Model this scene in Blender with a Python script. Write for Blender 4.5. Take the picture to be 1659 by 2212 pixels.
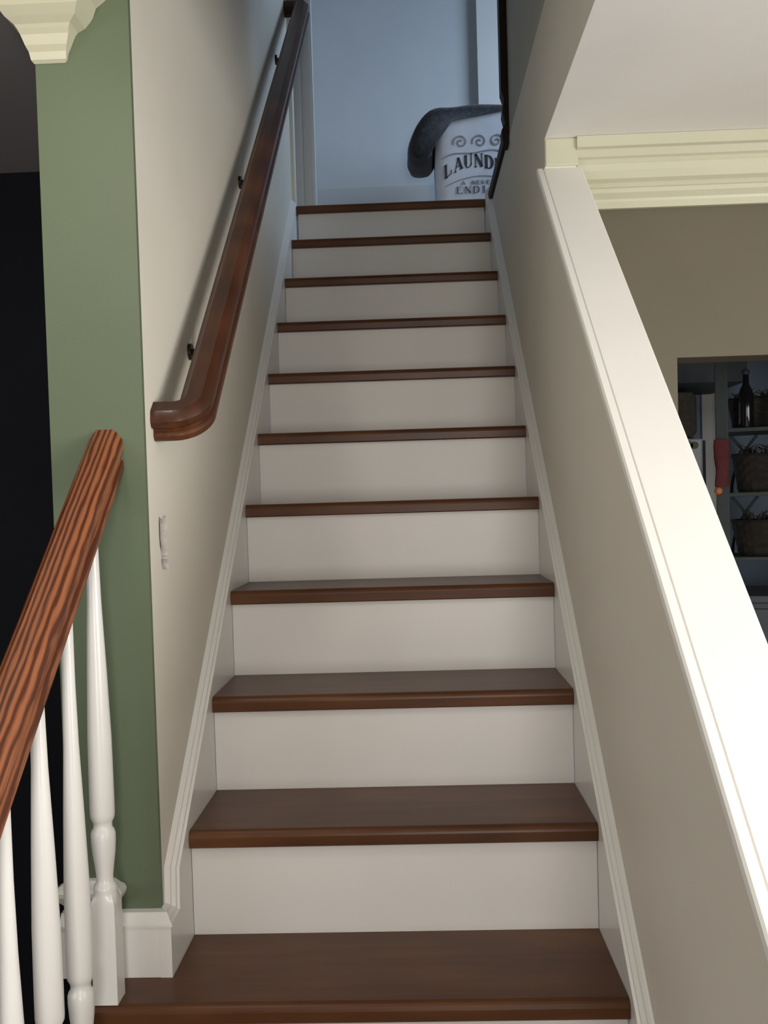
import bpy, bmesh, math, random
from mathutils import Vector, Matrix, noise
from mathutils.geometry import tessellate_polygon
random.seed(4)
for o in list(bpy.data.objects): bpy.data.objects.remove(o, do_unlink=True)
S = bpy.context.scene; C = S.collection
PI = math.pi

# ------------------------------------------------------------------ camera
CAM = (0.4302, -1.5225, 0.7958); PITCH, YAW, ROLL = -0.03255, -0.0307, -0.02932
FPX, CY = 2082.5, 1153.4
f = Vector((math.sin(YAW)*math.cos(PITCH), math.cos(YAW)*math.cos(PITCH), math.sin(PITCH)))
r = Vector((math.cos(YAW), -math.sin(YAW), 0)); u = r.cross(f)
r2 = r*math.cos(ROLL)+u*math.sin(ROLL); u2 = -r*math.sin(ROLL)+u*math.cos(ROLL)
cd = bpy.data.cameras.new('camera'); cam = bpy.data.objects.new('camera', cd); C.objects.link(cam)
cam.matrix_world = Matrix(((r2.x, u2.x, -f.x, CAM[0]), (r2.y, u2.y, -f.y, CAM[1]), (r2.z, u2.z, -f.z, CAM[2]), (0, 0, 0, 1)))
cd.sensor_fit = 'VERTICAL'; cd.sensor_height = 36; cd.sensor_width = 27
cd.lens = FPX*36/2212; cd.shift_y = (CY-1106)/2212; cd.clip_start = .02
S.camera = cam

# ------------------------------------------------------------------ world, light, exposure
w = bpy.data.worlds.new('world'); S.world = w; w.use_nodes = True
w.node_tree.nodes['Background'].inputs[0].default_value = (.55, .7, 1, 1)
w.node_tree.nodes['Background'].inputs[1].default_value = .6
S.view_settings.view_transform = 'Standard'; S.view_settings.look = 'None'
S.view_settings.exposure = 0; S.view_settings.gamma = 1; S.view_settings.use_curve_mapping = False

def area(name, loc, target, sx, sy, power, col, spread=180):
    l = bpy.data.lights.new(name, 'AREA'); l.shape = 'RECTANGLE'; l.size = sx; l.size_y = sy
    l.energy = power; l.color = col; l.spread = math.radians(spread)
    o = bpy.data.objects.new(name, l); C.objects.link(o); o.location = loc
    o.rotation_euler = (Vector(target)-Vector(loc)).to_track_quat('-Z', 'Y').to_euler()
    return o
# daylight through the window on the right of the room, through the window behind, the stair-top window and the kitchen window
area('daylight_right_window', (2.62, -1.6, .62), (0, -1.0, .6), 1.7, 1.2, 88, (1, .985, .955))
area('daylight_rear_window', (.85, -4.4, .5), (.5, 0, .4), .6, 1.5, 55, (1, .96, .91))
area('added_left_fill', (-2.52, -2.6, .85), (.6, -.3, .5), 1.6, .9, 24, (.92, .97, 1))  # fill light added on the unseen left to brighten the stair side
area('daylight_upstairs_window', (2.3, 2.4, 3.0), (.5, 3.15, 2.4), .85, 1.1, 14, (.56, .74, 1), 110)
area('daylight_kitchen_window', (2.95, 2.1, .7), (1, 2.1, .7), .9, .9, 8, (.4, .6, 1))

# ------------------------------------------------------------------ materials
def mat(name, col, rough=.5, vary=.04, scale=9, bump=0, bscale=60, spec=.5, coat=0, metal=0, sheen=0):
    m = bpy.data.materials.new(name); m.use_nodes = True; t = m.node_tree; b = t.nodes['Principled BSDF']
    b.inputs['Roughness'].default_value = rough; b.inputs['Metallic'].default_value = metal
    b.inputs['Specular IOR Level'].default_value = spec; b.inputs['Coat Weight'].default_value = coat
    b.inputs['Coat Roughness'].default_value = .12
    if sheen: b.inputs['Sheen Weight'].default_value = sheen
    tc = t.nodes.new('ShaderNodeTexCoord'); n = t.nodes.new('ShaderNodeTexNoise')
    n.inputs['Scale'].default_value = scale; n.inputs['Detail'].default_value = 5
    t.links.new(tc.outputs['Object'], n.inputs['Vector'])
    cr = t.nodes.new('ShaderNodeValToRGB'); cr.color_ramp.elements[0].position = .3; cr.color_ramp.elements[1].position = .7
    cr.color_ramp.elements[0].color = tuple(c*(1-vary) for c in col)+(1,); cr.color_ramp.elements[1].color = tuple(min(1, c*(1+vary)) for c in col)+(1,)
    t.links.new(n.outputs['Fac'], cr.inputs['Fac']); t.links.new(cr.outputs['Color'], b.inputs['Base Color'])
    if bump:
        n2 = t.nodes.new('ShaderNodeTexNoise'); n2.inputs['Scale'].default_value = bscale; n2.inputs['Detail'].default_value = 3
        t.links.new(tc.outputs['Object'], n2.inputs['Vector'])
        bp = t.nodes.new('ShaderNodeBump'); bp.inputs['Strength'].default_value = bump; bp.inputs['Distance'].default_value = .002
        t.links.new(n2.outputs['Fac'], bp.inputs['Height']); t.links.new(bp.outputs['Normal'], b.inputs['Normal'])
    return m

def wood(name, dark, mid, light, axis='X', scale=14, stretch=.05, rough=.25, coat=.3, dist=1.5, fine=60, fineamt=.35, patch=0, pos=(.3, .55, .75), wave=None):
    """stained wood: streaks run along the object's own axis"""
    m = bpy.data.materials.new(name); m.use_nodes = True; t = m.node_tree; b = t.nodes['Principled BSDF']
    b.inputs['Roughness'].default_value = rough; b.inputs['Coat Weight'].default_value = coat; b.inputs['Coat Roughness'].default_value = .1; b.inputs['Specular IOR Level'].default_value = .24
    tc = t.nodes.new('ShaderNodeTexCoord'); mp = t.nodes.new('ShaderNodeMapping')
    sc = [1, 1, 1]; sc['XYZ'.index(axis)] = stretch; mp.inputs['Scale'].default_value = sc
    t.links.new(tc.outputs['Object'], mp.inputs['Vector'])
    n1 = t.nodes.new('ShaderNodeTexNoise'); n1.inputs['Scale'].default_value = scale; n1.inputs['Detail'].default_value = 6; n1.inputs['Distortion'].default_value = dist
    n2 = t.nodes.new('ShaderNodeTexNoise'); n2.inputs['Scale'].default_value = fine; n2.inputs['Detail'].default_value = 4
    for n in (n1, n2): t.links.new(mp.outputs['Vector'], n.inputs['Vector'])
    mx = t.nodes.new('ShaderNodeMix'); mx.data_type = 'FLOAT'; mx.inputs['Factor'].default_value = fineamt
    t.links.new(n1.outputs['Fac'], mx.inputs['A']); t.links.new(n2.outputs['Fac'], mx.inputs['B'])
    src = mx.outputs['Result']
    if patch:
        n3 = t.nodes.new('ShaderNodeTexNoise'); n3.inputs['Scale'].default_value = 5; n3.inputs['Detail'].default_value = 2
        t.links.new(tc.outputs['Object'], n3.inputs['Vector'])
        m2 = t.nodes.new('ShaderNodeMix'); m2.data_type = 'FLOAT'; m2.inputs['Factor'].default_value = patch
        t.links.new(src, m2.inputs['A']); t.links.new(n3.outputs['Fac'], m2.inputs['B']); src = m2.outputs['Result']
    if wave:
        wv = t.nodes.new('ShaderNodeTexWave'); wv.wave_type = 'BANDS'; wv.bands_direction = 'X'; wv.inputs['Scale'].default_value = wave[0]
        wv.inputs['Distortion'].default_value = 3.5; wv.inputs['Detail'].default_value = 3; wv.inputs['Detail Scale'].default_value = 1.6
        mp2 = t.nodes.new('ShaderNodeMapping'); sc2 = [1, 1, 1]; sc2['XYZ'.index(axis)] = .16; mp2.inputs['Scale'].default_value = sc2
        t.links.new(tc.outputs['Object'], mp2.inputs['Vector']); t.links.new(mp2.outputs['Vector'], wv.inputs['Vector'])
        m3 = t.nodes.new('ShaderNodeMix'); m3.data_type = 'FLOAT'; m3.inputs['Factor'].default_value = wave[1]
        t.links.new(src, m3.inputs['A']); t.links.new(wv.outputs['Fac'], m3.inputs['B']); src = m3.outputs['Result']
    cr = t.nodes.new('ShaderNodeValToRGB'); e = cr.color_ramp.elements
    e[0].position = pos[0]; e[0].color = dark+(1,); e[1].position = pos[2]; e[1].color = light+(1,)
    k = e.new(pos[1]); k.color = mid+(1,)
    t.links.new(src, cr.inputs['Fac']); t.links.new(cr.outputs['Color'], b.inputs['Base Color'])
    bp = t.nodes.new('ShaderNodeBump'); bp.inputs['Strength'].default_value = .12; bp.inputs['Distance'].default_value = .001
    t.links.new(n2.outputs['Fac'], bp.inputs['Height']); t.links.new(bp.outputs['Normal'], b.inputs['Normal'])
    return m

M = {}
M['greige'] = mat('greige_wall_paint', (.66, .62, .53), .6, .02, 4, .08, 220)
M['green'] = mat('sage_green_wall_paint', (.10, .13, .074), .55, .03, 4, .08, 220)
M['upper'] = mat('upper_wall_taupe_grey', (.36, .35, .29), .6, .03, 4, .08, 220)  # darker and greyer than the stair wall below
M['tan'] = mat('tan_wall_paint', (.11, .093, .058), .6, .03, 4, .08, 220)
M['blue_wall'] = mat('pale_grey_wall_paint', (.6, .62, .62), .6, .03, 4, .08, 220)
M['ceiling'] = mat('flat_white_ceiling_paint', (.86, .85, .82), .8, .02, 5, .1, 200)
M['shaded_ceil'] = mat('shaded_ceiling_grey', (.3, .3, .32), .8, .02, 5)  # greyed copy of the ceiling white, passage shade put into the colour
M['white'] = mat('white_trim_paint', (.76, .74, .70), .28, .015, 6, .03, 90)
M['riser'] = mat('white_riser_paint', (.74, .715, .68), .35, .02, 5, .05, 60)
M['cap'] = mat('white_cap_paint', (.82, .80, .75), .35, .012, 6, .03, 90)
M['cream'] = mat('cream_crown_paint', (.53, .515, .38), .4, .02, 6, .03, 90)
M['tread'] = wood('dark_walnut_stained_tread', (.05, .019, .008), (.105, .041, .016), (.165, .07, .027), 'X', 12, .12, .34, .0, 1.2, 50, .3, .35)
M['jamb'] = wood('dark_stained_trim', (.012, .008, .006), (.02, .012, .009), (.03, .018, .012), 'Z', 12, .1, .55, .0)
M['oak'] = wood('red_oak_handrail', (.075, .022, .010), (.20, .066, .027), (.27, .095, .040), 'Y', 95, .03, .38, .1, 2.2, 240, .25, 0, (.36, .5, .66), wave=(34, .42))
M['walnut'] = wood('dark_stained_handrail', (.028, .010, .005), (.062, .021, .009), (.15, .05, .017), 'Y', 26, .06, .36, .08, 1.2, 90, .2, .5, (.35, .52, .7))
M['bronze'] = mat('dark_bronze', (.03, .022, .016), .4, .1, 20, 0, 1, .5, 0, .8)
M['gypsum'] = mat('raw_gypsum_edge', (.62, .56, .5), .9, .12, 60, .5, 150)
M['cavity_dark'] = mat('cavity_shade', (.03, .022, .014), .9)  # dark colour paints the shade inside the wall hole
M['passage_dark'] = mat('passage_darkness', (.011, .012, .015), .85, .1, 3, spec=.05)  # near-black colour stands in for the dark of the passage
M['floor'] = wood('oak_floor', (.10, .055, .03), (.18, .1, .055), (.25, .15, .08), 'Y', 10, .1, .3, .2)
M['carpet'] = mat('grey_carpet', (.3, .29, .28), .95, .15, 200, .6, 400)
M['canvas'] = mat('white_canvas', (.74, .74, .76), .85, .04, 30, .3, 500)
M['ink'] = mat('faded_black_print', (.045, .045, .055), .8, .25, 60)
M['faint_ink'] = mat('faded_grey_print', (.3, .3, .33), .8, .15, 60)
M['knit'] = mat('charcoal_fleece', (.03, .03, .033), .95, .4, 60, 1, 160, sheen=.2)
M['iron'] = mat('dark_green_grey_iron', (.035, .044, .044), .6, .1, 30, 0, 1, .3)
M['kitchen'] = mat('slate_blue_wall_paint', (.26, .35, .48), .6, .04, 4)
M['header_shade'] = mat('header_shade_blue_grey', (.05, .062, .075), .6, .05, 4)  # dark colour paints the shade under the kitchen header
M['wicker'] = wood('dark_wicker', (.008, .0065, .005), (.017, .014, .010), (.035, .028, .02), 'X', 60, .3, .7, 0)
M['brownbox'] = mat('taupe_brown_wicker', (.1, .088, .072), .7, .2, 40, .4, 120)
M['fridge'] = mat('white_enamel', (.72, .74, .78), .3, .01)
M['gasket'] = mat('dark_rubber', (.02, .03, .045), .6)
M['maroon'] = mat('maroon_cloth', (.085, .015, .018), .9, .2, 30)
M['orange'] = mat('orange_cloth', (.5, .16, .05), .8)
M['slate'] = mat('slate_grey_paint', (.045, .053, .065), .6, .15, 6)
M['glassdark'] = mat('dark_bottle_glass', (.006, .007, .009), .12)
M['navy'] = mat('navy_enamel', (.02, .04, .1), .4); M['olive'] = mat('olive_enamel', (.12, .14, .03), .4); M['leaf'] = mat('green_enamel', (.08, .2, .06), .4)

# ------------------------------------------------------------------ mesh helpers
def obj(name, bm, m=None, parent=None, smooth=False, bevel=0, seg=2):
    me = bpy.data.meshes.new(name); bmesh.ops.recalc_face_normals(bm, faces=bm.faces); bm.to_mesh(me); bm.free()
    for k in (m if isinstance(m, (list, tuple)) else [m]): me.materials.append(k)
    o = bpy.data.objects.new(name, me); C.objects.link(o)
    if parent: o.parent = parent
    if smooth:
        for p in me.polygons: p.use_smooth = True
    if bevel:
        b = o.modifiers.new('bevel', 'BEVEL'); b.width = bevel; b.segments = seg; b.limit_method = 'ANGLE'; b.angle_limit = math.radians(35)
    return o
def tag(o, label, cat, group=None):
    o['label'] = label; o['category'] = cat
    if group: o['group'] = group
    return o
def struct(o): o['kind'] = 'structure'; return o
def thing(name, label, cat, loc=(0, 0, 0), rot=(0, 0, 0), group=None):
    o = bpy.data.objects.new(name, None); C.objects.link(o); o.location = loc; o.rotation_euler = rot; o.empty_display_size = .05
    return tag(o, label, cat, group)
def box(bm, x0, x1, y0, y1, z0, z1):
    v = [bm.verts.new((x, y, z)) for x in (x0, x1) for y in (y0, y1) for z in (z0, z1)]
    for q in ((0, 1, 3, 2), (4, 6, 7, 5), (0, 4, 5, 1), (2, 3, 7, 6), (0, 2, 6, 4), (1, 5, 7, 3)): bm.faces.new([v[i] for i in q])
    return bm
def B(*a): return box(bmesh.new(), *a)
def prism(bm, pts, axis, a, b):
    """extrude a closed outline along an axis; pts are the two other coordinates in xyz order"""
    def P(p, t):
        c = [0, 0, 0]; i = 'XYZ'.index(axis); c[i] = t; j = [k for k in range(3) if k != i]; c[j[0]], c[j[1]] = p; return c
    A = [bm.verts.new(P(p, a)) for p in pts]; Bv = [bm.verts.new(P(p, b)) for p in pts]; n = len(pts)
    for i in range(n): bm.faces.new((A[i], A[(i+1) % n], Bv[(i+1) % n], Bv[i]))
    bm.faces.new(A[::-1]); bm.faces.new(Bv)
    return bm
def loft(bm, rings, closed=True, caps=True):
    R = [[bm.verts.new(p) for p in ring] for ring in rings]; n = len(R[0])
    for a, b in zip(R, R[1:]):
        for i in range(n if closed else n-1):
            bm.faces.new((a[i], a[(i+1) % n], b[(i+1) % n], b[i]))
    if caps: bm.faces.new(R[0][::-1]); bm.faces.new(R[-1])
    return bm
def tube(bm, path, rad, n=10, caps=True):
    path = [Vector(p) for p in path]; rings = []
    up = None
    for i, p in enumerate(path):
        d = (path[min(i+1, len(path)-1)]-path[max(i-1, 0)]).normalized()
        if up is None: up = d.orthogonal().normalized()
        up = (up-d*up.dot(d)).normalized(); s = d.cross(up)
        rr = rad[i] if isinstance(rad, (list, tuple)) else rad
        rings.append([p+(up*math.cos(2*PI*k/n)+s*math.sin(2*PI*k/n))*rr for k in range(n)])
    return loft(bm, rings, True, caps)
def lathe(bm, prof, n=20, cx=0, cy=0):
    return loft(bm, [[(cx+rr*math.cos(2*PI*k/n), cy+rr*math.sin(2*PI*k/n), z) for k in range(n)] for z, rr in prof])
def holed_sheet(bm, outer, hole, x, t, mi_face=0, mi_edge=1):
    """sheet in the plane x with a through hole, thickness t towards -x"""
    for xx in (x, x-t):
        pts = outer+hole; vs = [bm.verts.new((xx, p[0], p[1])) for p in pts]
        for tri in tessellate_polygon([[Vector((p[0], p[1], 0)) for p in outer], [Vector((p[0], p[1], 0)) for p in hole]]):
            fc = bm.faces.new([vs[i] for i in tri]); fc.material_index = mi_face
        if xx == x: front = vs
        else: back = vs
    n = len(outer); m = len(hole)
    for i in range(n): bm.faces.new((front[i], front[(i+1) % n], back[(i+1) % n], back[i])).material_index = mi_face
    for i in range(m):
        a, b = n+i, n+(i+1) % m
        bm.faces.new((front[a], front[b], back[b], back[a])).material_index = mi_edge
    return bm

# ------------------------------------------------------------------ main measures (metres; bottom tread in view is z = 0)
W, T, R = .7513, .24, .2; SL = R/T; ANG = math.atan(SL); NZ, TH = .0172, .0325
XL, XR = -.02, W+.02           # faces of the stair walls
YG = .11                       # green wall end
ZC, ZF, ZU, ZT = 1.658, -.8, 2.0, 4.35   # room ceiling, room floor, upper floor, upper ceiling
YB = .90                       # tan wall beyond the half wall
YP = 1.64                      # where the upper stair wall stops

# ------------------------------------------------------------------ structure
hole = [(.173, .783), (.184, .779), (.191, .778), (.215, .786), (.223, .779), (.227, .77), (.226, .757), (.226, .74), (.229, .728), (.227, .71), (.221, .709), (.221, .705), (.227, .699), (.229, .695), (.225, .681), (.214, .685), (.186, .688), (.179, .698), (.178, .705), (.181, .711), (.178, .722), (.173, .732), (.171, .745), (.171, .765)]
bm = holed_sheet(bmesh.new(), [(YG, ZF), (2.40, ZF), (2.40, ZT), (YG, ZT)], hole, XL, .013)
wl = struct(obj('wall_left', bm, [M['greige'], M['gypsum']]))
wl['label'] = 'greige painted stair wall with a ragged cut-out hole by its green corner'
obj('cavity_shade', B(-.16, XL-.0135, .15, .26, .64, .82), M['cavity_dark'], wl)  # solid block behind the hole, coloured dark for the shade in it
struct(obj('wall_green', B(-.18, XL-.0002, YG-.012, YG, ZF, ZT), M['green']))['label'] = 'sage green end of the stair wall behind the oak railing'
struct(obj('wall_left_rear', B(-.18, -.168, YG, 2.40, ZF, ZT), M['passage_dark']))
struct(obj('wall_end_upper', B(-.168, XL-.013, 2.388, 2.40, ZF, ZT), M['greige']))
# right stair wall: half wall below the sloping cap, full height past the tan wall, floor band above the room ceiling
CH = .868                                       # underside of cap above the nosing line
ytop = .838
poly = [(-1.05, ZF), (2.44, ZF), (2.44, 1.955), (-1.05, 1.955), (-1.05, ZC+.0008), (ytop, ZC+.0008), (ytop, ytop*SL+CH), (-1.05, -1.05*SL+CH)]
struct(obj('wall_right', prism(bmesh.new(), poly, 'X', XR, XR+.075), M['greige']))['label'] = 'greige stair side of the half wall under the white sloping cap'
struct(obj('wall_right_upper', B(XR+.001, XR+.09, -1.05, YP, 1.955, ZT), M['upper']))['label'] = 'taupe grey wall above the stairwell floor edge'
# ceiling of the room with the stairwell opening
bm = bmesh.new(); box(bm, XR+.0005, 2.7, -4.5, YB, ZC, ZC+.05); box(bm, -2.6, XR, -4.5, -.66, ZC, ZC+.05); box(bm, -2.6, -.181, -.66, YG, ZC, ZC+.05)
box(bm, -.181, XL, -.66, YG-.0125, ZC, ZC+.05)
struct(obj('ceiling', bm, M['ceiling']))
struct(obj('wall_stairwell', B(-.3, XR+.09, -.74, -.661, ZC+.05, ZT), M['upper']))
struct(obj('wall_well_left', B(-.3, XL, -.66, YG-.0125, ZC+.05, ZT), M['greige']))
struct(obj('ceiling_upper', B(-.4, 2.5, -1.2, 3.6, ZT, ZT+.05), M['ceiling']))
struct(obj('floor', B(-2.6, 2.7, -4.5, 3.2, ZF-.05, ZF), M['floor']))
# room walls behind and beside the camera, with window openings
def wall_x(name, x0, x1, y0, y1, z0, z1, wins, m):
    bm = bmesh.new(); ys = sorted({y0, y1, *[v for w_ in wins for v in w_[:2]]}); zs = sorted({z0, z1, *[v for w_ in wins for v in w_[2:]]})
    for a, b in zip(ys, ys[1:]):
        for c, d in zip(zs, zs[1:]):
            if not any(w_[0] <= a and b <= w_[1] and w_[2] <= c and d <= w_[3] for w_ in wins): box(bm, x0, x1, a, b, c, d)
    return struct(obj(name, bm, m))
def wall_y(name, y0, y1, x0, x1, z0, z1, wins, m):
    bm = bmesh.new(); xs = sorted({x0, x1, *[v for w_ in wins for v in w_[:2]]}); zs = sorted({z0, z1, *[v for w_ in wins for v in w_[2:]]})
    for a, b in zip(xs, xs[1:]):
        for c, d in zip(zs, zs[1:]):
            if not any(w_[0] <= a and b <= w_[1] and w_[2] <= c and d <= w_[3] for w_ in wins): box(bm, a, b, y0, y1, c, d)
    return struct(obj(name, bm, m))
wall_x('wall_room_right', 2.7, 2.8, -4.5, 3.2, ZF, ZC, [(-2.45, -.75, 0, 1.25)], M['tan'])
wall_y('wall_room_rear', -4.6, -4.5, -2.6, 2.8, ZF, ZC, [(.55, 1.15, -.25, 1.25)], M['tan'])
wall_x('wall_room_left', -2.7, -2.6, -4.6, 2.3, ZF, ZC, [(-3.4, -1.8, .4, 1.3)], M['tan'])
def window(n, axis, a0, a1, z0, z1, p):
    bm = bmesh.new(); t = .05
    segs = [(a0, a0+t, z0, z1), (a1-t, a1, z0, z1), (a0+t, a1-t, z0, z0+t), (a0+t, a1-t, z1-t, z1), ((a0+a1)/2-.02, (a0+a1)/2+.02, z0+t, z1-t), (a0+t, a1-t, (z0+z1)/2-.02, (z0+z1)/2+.02)]
    for s0, s1, c0, c1 in segs:
        if axis == 'X': box(bm, p-.02, p+.02, s0, s1, c0, c1)
        else: box(bm, s0, s1, p-.02, p+.02, c0, c1)
    struct(obj('window_%d' % n, bm, M['white']))
window(4, 'X', -3.4, -1.8, .4, 1.3, -2.65); window(1, 'X', -2.45, -.75, 0, 1.25, 2.75); window(2, 'Y', .55, 1.15, -.25, 1.25, -4.55)  # the first frame surrounds the added left fill light
# tan wall with the kitchen doorway
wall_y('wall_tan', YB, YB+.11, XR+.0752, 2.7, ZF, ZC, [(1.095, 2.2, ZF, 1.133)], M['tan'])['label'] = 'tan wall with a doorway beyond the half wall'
# kitchen shell
wall_y('wall_kitchen', 2.95, 3.05, XR, 2.7, ZF, ZC, [], M['kitchen'])
struct(obj('header_shade_slab', B(XR+.08, 1.80, 2.45, 2.94, 1.245, ZC-.0005), M['header_shade']))  # slab added for the shaded header, shade put into its colour
struct(obj('ceiling_kitchen', B(XR+.0755, 2.7, YB+.0005, 3.05, ZC, ZC+.05), M['ceiling']))
# passage left of the green wall, its darkness put into the colours
struct(obj('ceiling_passage', B(-2.6, -.181, YG+.0005, 2.3, ZC, ZC+.05), M['shaded_ceil']))
struct(obj('wall_passage', B(-2.6, -.181, .92, .97, ZF, ZC), M['passage_dark']))
# upstairs hall
fl = struct(obj('floor_upper', B(-.3, 2.5, 2.42, 3.5, ZU-.05, ZU-.002), M['carpet']))
struct(obj('floor_upper_side', B(XR+.09, 2.5, YP-.6, 2.42, ZU-.05, ZU-.002), M['carpet']))
struct(obj('wall_hall', B(-.4, 2.5, 3.4, 3.5, ZU, ZT), M['blue_wall']))['label'] = 'pale blue-grey wall at the top of the stairs'
wall_x('wall_hall_right', 2.4, 2.5, YP-.6, 3.4, ZU, ZT, [(1.95, 2.85, 2.45, 3.55)], M['blue_wall'])
window(3, 'X', 1.95, 2.85, 2.45, 3.55, 2.45)
struct(obj('wall_hall_left', B(-.5, -.4, 2.4, 3.5, ZU, ZT), M['blue_wall']))
struct(obj('wall_hall_near', B(XR+.09, 2.5, YP-.7, YP-.6, ZU, ZT), M['blue_wall']))
struct(obj('baseboard_hall', B(-.39, .82, 3.382, 3.4, ZU, 2.385), M['blue_wall']))
# boards at the stair top
bm = B(-.012, .02, 2.485, 2.51, ZU, 4.1); box(bm, .02, .055, 2.49, 2.51, ZU, 4.1); box(bm, .055, .07, 2.48, 2.51, ZU, 4.1)
t_ = struct(obj('trim_1', bm, M['blue_wall'], None, False, .002)); t_['label'] = 'grey moulded door casing at the left of the stair top'
struct(obj('trim_2', B(XL, -.006, 2.375, 2.43, ZU+.002, ZT), M['greige']))
struct(obj('trim_3', B(.815, .93, 3.36, 3.4, ZU, 4.1), M['white']))['label'] = 'pale board on the hall wall behind the hamper'  # whiter colour than the hall wall

# white cap of the half wall: board with a routed line near the stair edge
def slope_sweep(prof, y0, y1):      # prof: (x, height above the nosing line)
    return loft(bmesh.new(), [[(x, y, y*SL+h) for x, h in prof] for y in (y0, y1)])
CT = .89
cp = struct(obj('trim_4', slope_sweep([(.752, CH), (.751, CH+.004), (.751, CT-.004), (.754, CT), (.7655, CT), (.7662, CT-.003), (.7678, CT-.003), (.7685, CT), (.857, CT), (.860, CT-.004), (.860, CH+.004), (.857, CH)], -1.05, .838), M['cap']))
cp['label'] = 'broad white cap board sloping along the top of the half wall'
# crown moulding on the tan wall and its end block
cpts = [(0, 0), (.075, 0), (.075, .026), (.067, .03), (.058, .045), (.052, .049), (.048, .055), (.049, .060), (.047, .075), (.038, .092), (.028, .099), (.022, .107), (.026, .112), (.025, .122), (.014, .134), (.012, .140), (.012, .156), (0, .156)]
tc_ = struct(obj('trim_5', prism(bmesh.new(), [(YB-.001-p, ZC-.001-d) for p, d in cpts], 'X', XR+.076, 2.69), M['cream']))
tc_['label'] = 'cream crown moulding along the top of the tan wall'
tb = struct(obj('trim_6', B(XR+.0007, .851, .833, YB-.001, 1.592, ZC-.001), M['cream'], None, False, .003)); tb['label'] = 'cream square block at the end of the crown moulding'
# crown wrapped round the top of the green wall
lev = [(1.545, 0, .002), (1.549, .004, .008), (1.560, .006, .012), (1.568, .010, .02), (1.582, .016, .027), (1.588, .019, .034), (1.593, .023, .039), (1.600, .036, .052), (1.610, .045, .068), (1.618, .050, .076), (1.632, .055, .084), (1.640, .066, .1), (1.648, .075, .112), (ZC-.001, .078, .12)]
rings = []
for z, p, q in lev:
    rings.append([(-.181-.75*p, YG-.0125, z), (-.181-.75*p, YG-.012-q, z), (-.129+p, YG-.012-q, z), (-.129+p, YG-.0125, z)])
tl = struct(obj('trim_7', loft(bmesh.new(), rings), M['cream'])); tl['label'] = 'cream crown moulding block under the ceiling at the top of the green wall'
# baseboard across the green wall with its moulded cap mitred into the stair skirt
CAPP = [(0, 0), (.022, 0), (.022, .006), (.0175, .008), (.0165, .013), (.010, .0165), (.009, .0205), (.004, .0235), (0, .0255)]
ZB = .088
YW = YG-.012
bb = struct(obj('baseboard_green', B(-.19, XL+.0002, YW-.02, YW-.0003, .0005, ZB), M['white'])); bb['label'] = 'white baseboard across the foot of the green wall'
bm = bmesh.new()
FC = [(0, 0), (.023, 0), (.023, .004), (.0205, .007), (.014, .0195), (.012, .022), (0, .0235)]
loft(bm, [[(-.19, YW-.0003-p, ZB+v) for p, v in FC], [(XL+p, YW-.0003-p, ZB+v) for p, v in FC]])
obj('cap_moulding', bm, M['white'], bb)
# short moulded return standing on that baseboard behind the first baluster
PR = [(.112, -.008), (.126, -.004), (.136, .004), (.143, .008), (.150, .009), (.156, .006), (.160, -.002), (.166, -.010)]
bm = loft(bmesh.new(), [[(-.187-p, YW-.0003, z), (-.187-p, YW-.022-p, z), (-.088+p, YW-.022-p, z), (-.088+p, YW-.0003, z)] for z, p in PR])
obj('return_moulding', bm, M['white'], bb)

# ------------------------------------------------------------------ staircase
st = thing('staircase', 'straight flight of glossy dark brown treads with white risers', 'staircase', (0, 0, ZF))
OFF = Vector((0, 0, -ZF))
def part(name, bm, m, parent, **k):
    for v in bm.verts: v.co += OFF
    return obj(name, bm, m, parent, **k)
def nose(y0, y1, zt, th=TH):
    rr = .0125; pts = [(y1, zt), (y1, zt-th), (y0+.004, zt-th)]
    pts += [(y0+.0015, zt-th+.0025)]
    for k in range(6):
        a = PI+(-PI/2)*k/5; pts.append((y0+rr+rr*math.cos(a), zt-rr+rr*math.sin(a)))
    return pts
for k in range(-3, 10):
    xl = -.128 if k < 0 else .0006
    bm = bmesh.new()
    if k == 0:
        prism(bm, nose(k*T-NZ, YW-.0005, 0), 'X', -.128, W-.0006)
        prism(bm, [(YW-.0005, 0), (YW-.0005, -TH), (T+.008, -TH), (T+.008, 0)], 'X', .0006, W-.0006)
        bmesh.ops.remove_doubles(bm, verts=bm.verts, dist=1e-5)
    else: prism(bm, nose(k*T-NZ, (k+1)*T+.008, k*R), 'X', xl, W-.0006)
    part('tread', bm, M['tread'], st)
for k in range(-3, 11):
    xl = -.11 if k <= 0 else .0008
    part('riser', B(xl, W-.0008, k*T, k*T+.0075, (k-1)*R+.0003, k*R-TH-.0003), M['riser'], st)
# landing nosing with its return along the well edge
ln = part('landing_nosing', prism(bmesh.new(), nose(10*T-NZ, 2.42, ZU), 'X', XL+.0005, XR-.001), M['tread'], st)
ed = part('edge_nosing', B(XR-.012, XR+.089, YP+.03, 2.381, 1.957, ZU), M['jamb'], st, bevel=.006)
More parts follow.
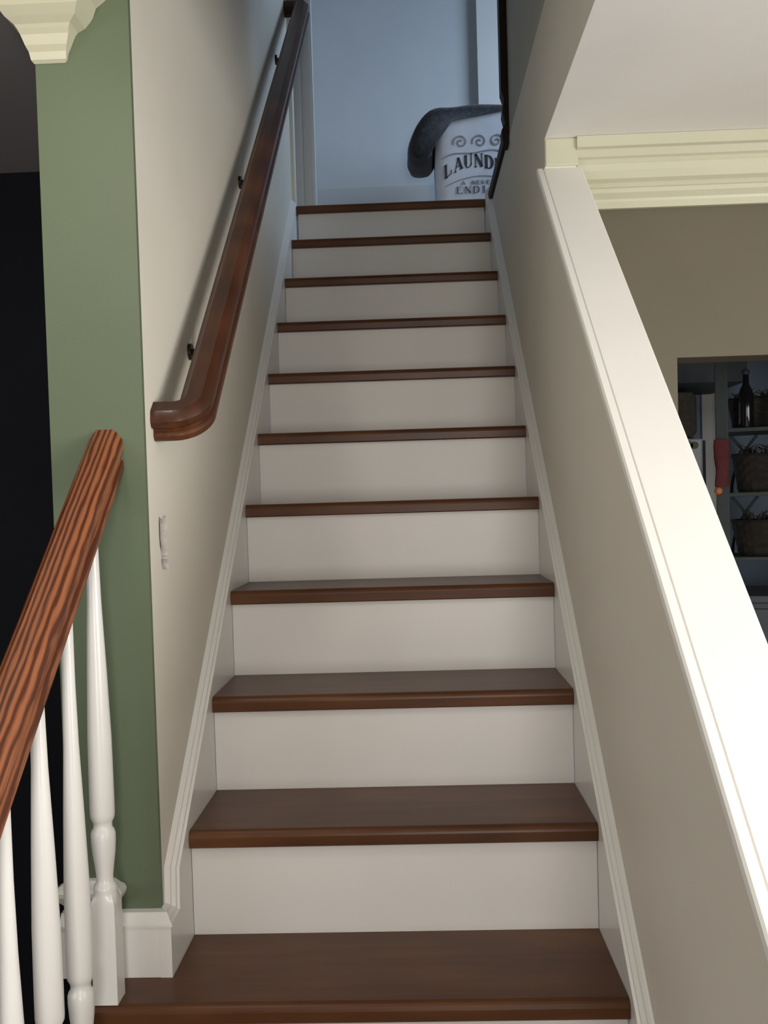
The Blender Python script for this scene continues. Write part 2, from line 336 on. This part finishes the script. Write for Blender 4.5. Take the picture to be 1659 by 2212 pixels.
# skirt boards
H0 = .040
Lp = [(YW-.02, .001), (YW-.02, ZB), (.140, ZB), (.146, .146*SL+H0), (2.335, 2.335*SL+H0), (2.335, 1.9), (2.335, 1.6), (.5, .0), (.2, -.1), (YW-.02, -.1)]
def skirt(pts, x0, x1): return prism(bmesh.new(), pts, 'X', x0, x1)
sk = part('skirt_board', skirt(Lp, XL+.0003, 0), M['white'], st)
def capmould(path, x0, sgn, first45):
    n = len(path); rings = []
    for i, p in enumerate(path):
        p = Vector(p)
        d0 = (Vector(path[i])-Vector(path[i-1])).normalized() if i else None
        d1 = (Vector(path[i+1])-p).normalized() if i < n-1 else None
        n0 = Vector((-d0.y, d0.x)) if d0 else None; n1 = Vector((-d1.y, d1.x)) if d1 else None
        nn = n0 or n1
        if n0 and n1: nn = (n0+n1); nn = nn/(nn.dot(n0))
        ring = []
        for uu, vv in CAPP:
            q = p+nn*vv
            y = q.x
            if first45 and i == 0: y = YW-.0003-uu
            ring.append((x0+sgn*uu, y, q.y))
        rings.append(ring)
    return loft(bmesh.new(), rings)
part('cap_moulding', capmould([(YW-.02, ZB), (.140, ZB), (.146, .146*SL+H0), (2.335, 2.335*SL+H0)], XL+.0003, 1, True), M['white'], st)
H1 = .046
Rp = [(-1.0, -1.0*SL+H1), (2.36, 2.36*SL+H1), (2.36, 1.6), (-.5, -.79), (-1.0, -.799)]
part('skirt_board', skirt(Rp, W, XR-.0003), M['white'], st)
part('cap_moulding', capmould([(-1.0, -1.0*SL+H1), (2.36, 2.36*SL+H1)], XR-.0003, -1, False), M['white'], st)

# ------------------------------------------------------------------ handrails (local y runs up the slope)
RAILP = [(0.0205, -0.03), (0.0275, -0.0275), (0.03, -0.0235), (0.03, -0.0155), (0.0272, -0.0118), (0.023, -0.0095), (0.0222, -0.0045), (0.024, -0.001), (0.0292, 0.0015), (0.03, 0.005), (0.029, 0.014), (0.0265, 0.0175), (0.0165, 0.0262), (0.0135, 0.028), (-0.0135, 0.028), (-0.0165, 0.0262), (-0.0265, 0.0175), (-0.029, 0.014), (-0.03, 0.005), (-0.0292, 0.0015), (-0.024, -0.001), (-0.0222, -0.0045), (-0.023, -0.0095), (-0.0272, -0.0118), (-0.03, -0.0155), (-0.03, -0.0235), (-0.0275, -0.0275), (-0.0205, -0.03)]
def flatrail(path):           # path in local xy, profile swept upright
    rings = []; n = len(path)
    for i, p in enumerate(path):
        p = Vector(p); d0 = (p-Vector(path[i-1])).normalized() if i else None; d1 = (Vector(path[i+1])-p).normalized() if i < n-1 else None
        n0 = Vector((d0.y, -d0.x)) if d0 else None; n1 = Vector((d1.y, -d1.x)) if d1 else None
        nn = n0 or n1
        if n0 and n1: nn = n0+n1; nn = nn/nn.dot(n0)
        rings.append([(p.x+nn.x*a, p.y+nn.y*a, b) for a, b in RAILP])
    return loft(bmesh.new(), rings)
def autosmooth(o, ang=26):
    for p in o.data.polygons: p.use_smooth = True
    o.data.set_sharp_from_angle(angle=math.radians(ang))
CA = math.cos(ANG)
HX, HH = .050, .812
wr = thing('wall_handrail', 'dark brown stained handrail curving into the greige wall on dark brackets', 'handrail', (HX, .17, .17*SL+HH), (ANG, 0, 0))
L2 = (2.33-.17)/CA; ra = .036; path = [(-.0697, 0)]
path += [(-ra-.002, 0)]
for k in range(1, 9): a = -PI/2+PI/2*k/8; path.append((-ra+ra*math.cos(a), ra+ra*math.sin(a)))
for k in range(1, 30): path.append((0, ra+(L2-2*ra)*k/30))
for k in range(0, 9): a = PI/2*k/8; path.append((-ra+ra*math.cos(a), L2-ra+ra*math.sin(a)))
path.append((-.0697, L2))
autosmooth(obj('rail', flatrail(path), M['walnut'], wr))
inv = Matrix.Rotation(-ANG, 4, 'X') @ Matrix.Translation((-HX, -.17, -(.17*SL+HH)))
for yb_ in (.455, 1.135, 2.0):
    zc = yb_*SL+HH; bm = bmesh.new()
    tube(bm, [(XL+.0005, yb_, zc-.075), (XL+.007, yb_, zc-.075)], .017, 16)
    tube(bm, [(XL+.006, yb_, zc-.075), (XL+.03, yb_, zc-.078), (XL+.055, yb_, zc-.07), (HX, yb_, zc-.055), (HX, yb_, zc-.038)], .007, 8)
    box(bm, HX-.014, HX+.014, yb_-.025, yb_+.025, zc-.0412, zc-.0385)
    for v in bm.verts[-8:]: v.co.z += (v.co.y-yb_)*SL
    bm.transform(inv); obj('bracket', bm, M['bronze'], wr)

BX, RH = -.0860, .815
lr = thing('stair_railing', 'white turned balusters under a reddish oak handrail beside the lower steps', 'railing', (BX, YW-.0005, ZF))
y_end = -.98
rl = obj('handrail', flatrail([(0, -(YW-y_end)/CA)]+[(0, -(YW-y_end)/CA*(1-k/20)) for k in range(1, 21)]), M['oak'], lr)
for v in rl.data.vertices:      # plumb cut where the rail meets the green wall
    if v.co.y > -.001: v.co.y += v.co.z*math.tan(ANG)
rl.location = (0, 0, (YW-.0005)*SL+RH-ZF); rl.rotation_euler = (ANG, 0, 0); autosmooth(rl)
def baluster_mesh():
    bm = bmesh.new(); s = .0197
    def sq(z, a, b=None):        # square with optional rounding towards a circle of radius a
        return [(x, y, z) for x, y in a_ring(a, b or 0)]
    def a_ring(half, rd):
        out = []
        for k in range(24):
            t = 2*PI*k/24; c, s_ = math.cos(t), math.sin(t); m_ = max(abs(c), abs(s_))
            out.append((half*((1-rd)*c/m_+rd*c), half*((1-rd)*s_/m_+rd*s_)))
        return out
    rings = [sq(0, s), sq(.160, s), sq(.168, s*.99, .35), sq(.176, s*.97, .8), sq(.181, .0185, 1), sq(.185, .0192, 1), sq(.190, .0178, 1), sq(.194, .0150, 1), sq(.199, .0136, 1), sq(.206, .0136, 1), sq(.222, .0155, 1), sq(.242, .0182, 1), sq(.262, .0196, 1), sq(.274, .0197, 1), sq(.280, .0178, 1), sq(.284, .0150, 1), sq(.291, .0148, 1), sq(.295, .0165, 1), sq(.300, .0190, 1), sq(.308, .0197, 1), sq(.34, .0197, 1), sq(.43, .0190, 1), sq(.54, .0155, 1), sq(.65, .0112, 1), sq(.74, .0095, 1), sq(.96, .0092, 1)]
    return loft(bm, rings)
ys = [(.008, 0), (-.119, -R), (-.240, -R), (-.360, -2*R), (-.480, -2*R), (-.600, -3*R), (-.720, -3*R)]
first = None
for yb_, zb in ys:
    if first is None: o = first = obj('baluster', baluster_mesh(), M['white'], lr); autosmooth(o, 38)
    else: o = first.copy(); C.objects.link(o); o.parent = lr
    o.location = (0, yb_-(YW-.0005), zb-ZF+.0003)
    o.scale.z = (yb_*SL+RH-.034-zb)/.96 if 0 else 1
# balusters end inside the rail: trim the tops to the rail underside
bpy.context.view_layer.update()
for o in [c for c in lr.children if c.name.startswith('baluster')]:
    wy = o.location.y+YW-.0005; top = wy*SL+RH-.036; base = o.location.z+ZF
    me = o.data.copy(); o.data = me
    zs = sorted({round(v.co.z, 4) for v in me.vertices}); last = zs[-1]
    for v in me.vertices:
        if v.co.z > last-.001: v.co.z = top-base+v.co.y*SL
        elif v.co.z > top-base-.02: v.co.z = top-base-.02
nb = bmesh.new(); box(nb, -.04, .04, -.04, .04, 0, .98); box(nb, -.05, .05, -.05, .05, .98, 1.0); box(nb, -.043, .043, -.043, .043, 1.0, 1.03)
nw = obj('newel_post', nb, M['white'], lr, False, .004); nw.location = (0, -1.01-(YW-.0005), 0)

# ------------------------------------------------------------------ stair top: dark jamb
bm = bmesh.new()
sil = [(.749, ZT-.01), (.749, 2.10), (.757, 2.075), (.752, 2.03), (.760, 1.995), (.748, 1.975), (.752, 1.93), (.772, 1.93), (.787, 1.96), (.786, 2.06), (.783, 2.10), (.783, ZT-.01)]
prism(bm, sil, 'Y', YP-.03, YP+.028)
jb = struct(obj('trim_8', bm, M['jamb'])); jb['label'] = 'dark brown upright jamb at the right of the stair top'

# ------------------------------------------------------------------ lamp added out of view to brighten the crown and green wall
LX, LY, LZ = -.14, -.55, 1.5
lp = thing('added_lamp', 'small dark bronze lamp added out of view to light the crown and green wall', 'lamp', (LX, LY, ZC))
obj('canopy', lathe(bmesh.new(), [(-.03, .02), (-.02, .055), (-.0005, .065)], 24), M['bronze'], lp)
obj('stem', lathe(bmesh.new(), [(-.05, .008), (-.0305, .008)], 12), M['bronze'], lp)
obj('socket', lathe(bmesh.new(), [(-.085, .024), (-.0505, .03)], 16), M['bronze'], lp)
pl = bpy.data.lights.new('added_lamp_light', 'POINT'); pl.energy = 6.5; pl.color = (1, .93, .82); pl.shadow_soft_size = .06
po_ = bpy.data.objects.new('added_lamp_light', pl); C.objects.link(po_); po_.location = (LX, LY, LZ)

# ------------------------------------------------------------------ laundry hamper and throw
HXc, HYf = .778, 2.85
hp = thing('laundry_hamper', 'white canvas laundry hamper with black printed lettering at the stair top', 'hamper', (HXc, HYf+.16, ZU))
rings = []
for z, hw, hd in ((0, .196, .15), (.01, .2, .155), (.3, .203, .159), (.52, .2, .157), (.54, .2, .157)):
    ring = []
    for k in range(40):
        t = 2*PI*(k+.5)/40; c, s_ = math.cos(t), math.sin(t); e_ = .22
        ring.append((hw*math.copysign(abs(c)**e_, c)+.002*math.sin(9*t+z*20), hd*math.copysign(abs(s_)**e_, s_), z))
    rings.append(ring)
top_in = [(x*.96, y*.96, z) for x, y, z in rings[-1]]; bot_in = [(x*.96, y*.96, .03) for x, y, z in rings[-1]]
bag = obj('canvas_bag', loft(bmesh.new(), rings+[top_in, bot_in]), M['canvas'], hp); autosmooth(bag, 40)
# printed letters: thick and thin strokes on a unit box
def arc(cx, cy, rx, ry, a0, a1, w0, w1, n=10):
    out = []
    for k in range(n):
        t0, t1 = math.radians(a0+(a1-a0)*k/n), math.radians(a0+(a1-a0)*(k+1)/n)
        wm = w0+(w1-w0)*math.sin(PI*(k+.5)/n)
        out.append((cx+rx*math.cos(t0), cy+ry*math.sin(t0), cx+rx*math.cos(t1), cy+ry*math.sin(t1), wm))
    return out
K, H = .24, .07
G = {'L': [(.2, 0, .2, 1, K), (.05, .98, .35, .98, H), (.05, .02, .8, .02, H), (.8, .02, .8, .3, H)],
     'A': [(.12, 0, .46, 1, H), (.46, 1, .82, 0, K), (.26, .35, .66, .35, H), (0, .02, .25, .02, H), (.65, .02, .98, .02, H)],
     'U': [(.18, .3, .18, 1, K), (.78, .3, .78, 1, H), (.05, .98, .33, .98, H), (.66, .98, .9, .98, H)]+arc(.48, .3, .3, .28, 180, 360, K*.6, H),
     'N': [(.15, 0, .15, 1, H), (.15, 1, .82, 0, K), (.82, 0, .82, 1, H), (.02, .02, .28, .02, H), (.7, .98, .95, .98, H)],
     'D': [(.2, 0, .2, 1, K), (.05, .98, .45, .98, H), (.05, .02, .45, .02, H)]+arc(.42, .5, .42, .48, -90, 90, H, K),
     'R': [(.2, 0, .2, 1, K), (.05, .98, .5, .98, H), (.2, .5, .5, .5, H), (.45, .5, .85, 0, K), (.05, .02, .35, .02, H)]+arc(.48, .74, .3, .24, -90, 90, H, K),
     'Y': [(.1, 1, .48, .45, K), (.86, 1, .48, .45, H), (.48, 0, .48, .46, K), (.33, .02, .63, .02, H)],
     'E': [(.2, 0, .2, 1, K), (.05, .98, .75, .98, H), (.2, .5, .6, .5, H), (.05, .02, .8, .02, H), (.75, .75, .75, 1, H), (.8, 0, .8, .28, H)],
     'V': [(.08, 1, .46, 0, K), (.46, 0, .86, 1, H)],
     'I': [(.4, 0, .4, 1, K), (.22, .98, .58, .98, H), (.22, .02, .58, .02, H)],
     'G': arc(.5, .5, .4, .48, 50, 320, H, K)+[(.8, .05, .8, .42, K*.8), (.62, .42, .95, .42, H)]}
def strokes(bm, segs, fn, yf, wscale):
    for x0, y0, x1, y1, wd in segs:
        a, b = Vector(fn(x0, y0)), Vector(fn(x1, y1)); d = b-a
        if d.length < 1e-6: continue
        nn = Vector((-d.y, d.x)).normalized()*wd*wscale/2
        pts = [a-nn, b-nn, b+nn, a+nn]
        vs = [bm.verts.new((p.x, y, p.y)) for y in (yf, yf+.0016) for p in pts]
        for q in ((0, 1, 2, 3), (7, 6, 5, 4), (0, 4, 5, 1), (1, 5, 6, 2), (2, 6, 7, 3), (3, 7, 4, 0)): bm.faces.new([vs[i] for i in q])
YP_ = -.1608
def line(text, x0, z0, h, adv, slope=0, curve=0):
    mid = x0+adv*len(text)/2
    for i, ch in enumerate(text):
        if ch == ' ': continue
        bm = bmesh.new(); ox = x0+adv*i; off = (ox+adv*.4-mid)
        zb = z0-curve*off*off; sl = -2*curve*off
        def fn(a, b, ox=ox, zb=zb, sl=sl): return (ox+a*adv*.92-HXc, zb+b*h+sl*a*adv-ZU)
        strokes(bm, G[ch], fn, YP_, h*(.85 if h > .05 else .62))
        obj('printed_letter', bm, M['ink'], hp)
line('LAUNDRY', .612, 2.282, .058, .0455, 0, 2.6)
line('A NEVER', .688, 2.207, .016, .0225)
line('ENDING', .664, 2.168, .030, .0372)
bm = bmesh.new()
fl_ = lambda a, b: (a-HXc, b-ZU)
for cx, sgn in ((.69, 1), (.775, 1), (.85, -1)):
    pts = [(cx+sgn*(.004+.030*k/26)*math.cos(k*.36+.4), 2.395+(.004+.028*k/26)*math.sin(k*.36+.4)) for k in range(27)]
    strokes(bm, [(a[0], a[1], b[0], b[1], .3+.5*abs(math.sin(k*.36))) for k, (a, b) in enumerate(zip(pts, pts[1:]))], fl_, YP_, .009)
    obj('scroll_ornament', bm, M['faint_ink'], hp); bm = bmesh.new()
pts = [(.60+.36*k/24, 2.352-.9*(.36*k/24-.18)**2+.006*math.sin(k*.5)) for k in range(25)]
strokes(bm, [(a[0], a[1], b[0], b[1], .6) for a, b in zip(pts, pts[1:])], fl_, YP_, .009)
obj('banner_line', bm, M['faint_ink'], hp); bm = bmesh.new()
pts = [(.615+.33*k/20, 2.243-1.6*(.33*k/20-.165)**2) for k in range(21)]
strokes(bm, [(a[0], a[1], b[0], b[1], .5) for a, b in zip(pts, pts[1:])], fl_, YP_, .007)
obj('banner_line', bm, M['faint_ink'], hp)
# fleece throw heaped over the hamper and its left side
out = [(.985, 2.535), (.93, 2.566), (.87, 2.576), (.80, 2.584), (.74, 2.588), (.70, 2.578), (.65, 2.564), (.60, 2.556), (.55, 2.545), (.51, 2.515), (.485, 2.480), (.465, 2.440), (.448, 2.395), (.447, 2.350), (.465, 2.325), (.50, 2.318), (.535, 2.326), (.560, 2.345), (.571, 2.40), (.570, 2.46), (.566, 2.50), (.575, 2.528), (.62, 2.541), (.70, 2.541), (.80, 2.541), (.90, 2.541), (.985, 2.5405)]
ctr = Vector((.56, 2.46))
rings = []
NS = 15
for k in range(NS):
    tt = k/(NS-1); y = 2.838+.32*tt; e_ = min(1, .80+.20*math.sin(PI*tt)**.5)
    ring = []
    for a, b in out:
        q = Vector((a, b))
        if a < .60:                        # the hanging part rounds off, the top part stays on the rim
            q = ctr+(q-ctr)*e_ if a < .545 else q
        n_ = noise.noise(Vector((a*16, b*16, y*14)))*.010
        lift = max(0, b-2.5415)*(e_-.8)*5 if a > .6 else 0
        ring.append((q.x+(n_ if a < .545 else 0), y, (2.5415+lift+abs(n_)*.6) if (a > .6 and b > 2.5415) else q.y+(n_ if a < .545 else 0)))
    rings.append(ring)
bl = obj('throw_blanket', loft(bmesh.new(), rings), M['knit'], None); autosmooth(bl, 70)
sub = bl.modifiers.new('sub', 'SUBSURF'); sub.levels = 1; sub.render_levels = 1
tag(bl, 'dark grey fleece throw slung over the top and left side of the hamper', 'blanket')

# ------------------------------------------------------------------ kitchen beyond the doorway
fr = thing('refrigerator', 'white refrigerator with round magnets seen through the kitchen doorway', 'refrigerator', (1.43, 2.62, ZF))
obj('body', B(-.27, .24, .045, .32, 0, 1.83), M['fridge'], fr, False, .008)
obj('upper_door', B(-.27, .24, 0, .042, 1.1, 1.83), M['fridge'], fr, False, .01)
obj('lower_door', B(-.27, .24, 0, .042, .04, 1.09), M['fridge'], fr, False, .01)
obj('gasket', B(.2405, .252, .01, .044, .04, 1.82), M['gasket'], fr)
for mx_, mz, mm, rr in ((.195, 1.80, 'navy', .020), (.222, 1.80, 'olive', .016), (.235, 1.665, 'leaf', .018)):
    bm = tube(bmesh.new(), [(mx_-.02, -.008, mz), (mx_-.02, -.0003, mz)], rr, 16); obj('magnet', bm, M[mm], fr)
def rrect(x0, x1, z0, z1, rr, n=6):
    pts = []
    for cx, cz, a0 in ((x1-rr, z1-rr, 0), (x0+rr, z1-rr, 90), (x0+rr, z0+rr, 180), (x1-rr, z0+rr, 270)):
        for k in range(n+1): a = math.radians(a0+90*k/n); pts.append((cx+rr*math.cos(a), cz+rr*math.sin(a)))
    return pts
bx_ = thing('storage_box', 'brown rounded box standing on top of the refrigerator', 'box', (1.50, 2.65, 1.0305))
obj('body', prism(bmesh.new(), rrect(-.2, .155, .008, .20, .03), 'Y', 0, .2), M['brownbox'], bx_, False, .006)
for x0 in (-.19, .125): obj('foot_rail', B(x0, x0+.02, .02, .18, 0, .0075), M['gasket'], bx_)
# white board painting the lit strip of wall beside the refrigerator
struct(obj('lit_wall_strip', B(1.76, 1.86, 2.93, 2.95, ZF, 1.28), M['white']))
# slate sideboard with an iron shelf rack standing on it
sbd = thing('sideboard', 'slate grey sideboard under the iron shelf rack in the kitchen', 'cabinet', (1.78, 1.70, ZF), (0, 0, -.30))
obj('body', B(-.36, .36, .012, .36, .06, 1.22), M['slate'], sbd, False, .004)
obj('top', B(-.375, .375, -.01, .37, 1.2205, 1.245), M['slate'], sbd, False, .004)
for x0 in (-.35, .005):
    d_ = obj('door', B(x0, x0+.345, -.006, .0115, .08, 1.2), M['slate'], sbd, False, .004)
    obj('knob', tube(bmesh.new(), [((x0+.32 if x0 < 0 else x0+.025), -.03, .8), ((x0+.32 if x0 < 0 else x0+.025), -.0065, .8)], .012, 10), M['iron'], d_)
for sx in (-.34, .3): 
    for sy in (.02, .31): obj('foot', B(sx, sx+.04, sy, sy+.04, 0, .0595), M['slate'], sbd)
RKA = -.30
def rkp(a, b): return (1.49+a*math.cos(RKA)-b*math.sin(RKA), 1.80+a*math.sin(RKA)+b*math.cos(RKA))
rk = thing('shelf_rack', 'dark iron shelf rack with crossed arches on the slate sideboard', 'rack', (1.49, 1.80, .4455), (0, 0, RKA))
for px_, py_, w_ in ((-.002, 0, .021), (.46, 0, .014), (0, .28, .012), (.46, .28, .012)):
    obj('post', B(px_-w_, px_+w_, py_-.012, py_+.012, 0, .80 if py_ else .84), M['iron'], rk, False, .003)
shz = (.115, .335, .555)
for z in shz: obj('shelf', B(.0125 if 0 else -.012, .472, .0125, .2675, z, z+.014), M['iron'], rk, False, .002)
def crossarch(z0, z1, x0, x1):
    bm = bmesh.new()
    for s_ in (0, 1):
        a, b = (x0, x1) if s_ == 0 else (x1, x0)
        tube(bm, [(a+(b-a)*(.5-.5*math.cos(PI*t/12)), .262, z0+(z1-z0)*math.sin(PI/2*t/12)) for t in range(13)], .0055, 6)
    return bm
for z0, z1 in ((.129, .334), (.349, .554)):
    for x0, x1 in ((.03, .12), (.16, .30)): obj('crossed_arch', crossarch(z0, z1, x0, x1), M['iron'], rk)
def basket(name, label, x, y, z, w_, d_, h, seed):
    t = thing(name, label, 'basket', rkp(x, y)+(z,), (0, 0, RKA), group='wicker baskets on the rack')
    rnd = random.Random(seed); rings = []
    for k in range(9):
        tt = k/8; ring = []
        for j in range(28):
            a = 2*PI*(j+.5)/28; c, s_ = math.cos(a), math.sin(a); fl = .82+.18*tt+.02*math.sin(j*PI)*(1 if k % 2 else -1)
            ww = 1+(.012 if (j+k) % 2 else -.012)
            ring.append((w_/2*fl*ww*math.copysign(abs(c)**.55, c), d_/2*fl*ww*math.copysign(abs(s_)**.55, s_), h*tt))
        rings.append(ring)
    inner = [(x_*.9, y_*.9, z_) for x_, y_, z_ in rings[-1]]; ib = [(x_*.85, y_*.85, .01) for x_, y_, z_ in rings[-1]]
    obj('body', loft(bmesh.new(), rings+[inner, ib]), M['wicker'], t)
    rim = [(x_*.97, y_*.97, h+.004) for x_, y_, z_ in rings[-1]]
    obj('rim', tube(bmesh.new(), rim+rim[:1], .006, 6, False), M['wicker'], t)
    bm = bmesh.new()
    for k in range(60):
        a = rnd.uniform(0, 2*PI); q = rnd.uniform(0, .8)**.5; xx, yy = w_*.42*q*math.cos(a), d_*.42*q*math.sin(a); hh = rnd.uniform(.01, .045)
        tube(bm, [(xx, yy, h*.5), (xx+rnd.uniform(-.01, .01), yy, h+hh*.6), (xx+rnd.uniform(-.03, .03), yy+rnd.uniform(-.01, .01), h+hh)], [.004, .003, .001], 4)
    fo = obj('dried_filling', bm, M['wicker'], t); fo['kind'] = 'stuff'
    return t
zr = .4455
basket('basket', 'dark wicker basket on the top shelf of the iron rack', 0.12, .175, zr+.5695, .20, .15, .10, 1)
basket('basket', 'dark wicker basket with bushy filling on the middle shelf of the iron rack', 0.15, .15, zr+.3495, .24, .18, .125, 2)
basket('basket', 'dark wicker basket on the lowest shelf of the iron rack', 0.165, .15, zr+.1295, .28, .19, .115, 3)
def bottle(label, x, y, z, h, rr):
    t = thing('bottle', label, 'bottle', rkp(x, y)+(z,))
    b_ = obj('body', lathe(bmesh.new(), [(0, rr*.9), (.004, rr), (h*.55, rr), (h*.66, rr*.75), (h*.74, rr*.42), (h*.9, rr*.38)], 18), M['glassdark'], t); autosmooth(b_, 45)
    obj('stopper', lathe(bmesh.new(), [(h*.9003, rr*.45), (h*.93, rr*.55), (h*.97, rr*.5), (h, rr*.25)], 14), M['gasket'], t)
bottle('black rounded bottle standing at the front of the rack top shelf', 0.078, .040, zr+.5695, .20, .025)
bottle('slim dark bottle right of the black bottle on the rack top shelf', 0.175, .045, zr+.5695, .165, .014)
cl = bmesh.new(); rings = []
for k in range(9):
    t_k = k/8; z = .975-.16*t_k
    rings.append([(1.4755+.026*math.cos(a)*(1-.15*t_k)+.003*math.sin(3*a+k), 1.765+.012*math.sin(a), z) for a in [2*PI*j/16 for j in range(16)]])
co = obj('hanging_cloth', loft(cl, rings), M['maroon']); autosmooth(co, 60); tag(co, 'maroon cloth hanging from the left post of the iron rack', 'cloth')
bm = bmesh.new(); bmesh.ops.create_uvsphere(bm, u_segments=14, v_segments=10, radius=.013, matrix=Matrix.Translation((1.462, 1.765, .802)))
tube(bm, [(1.462, 1.765, .812), (1.462, 1.765, .8148)], .003, 6)
po = obj('tassel', bm, M['orange'], None, True); tag(po, 'small orange tassel below the maroon cloth on the rack', 'tassel')
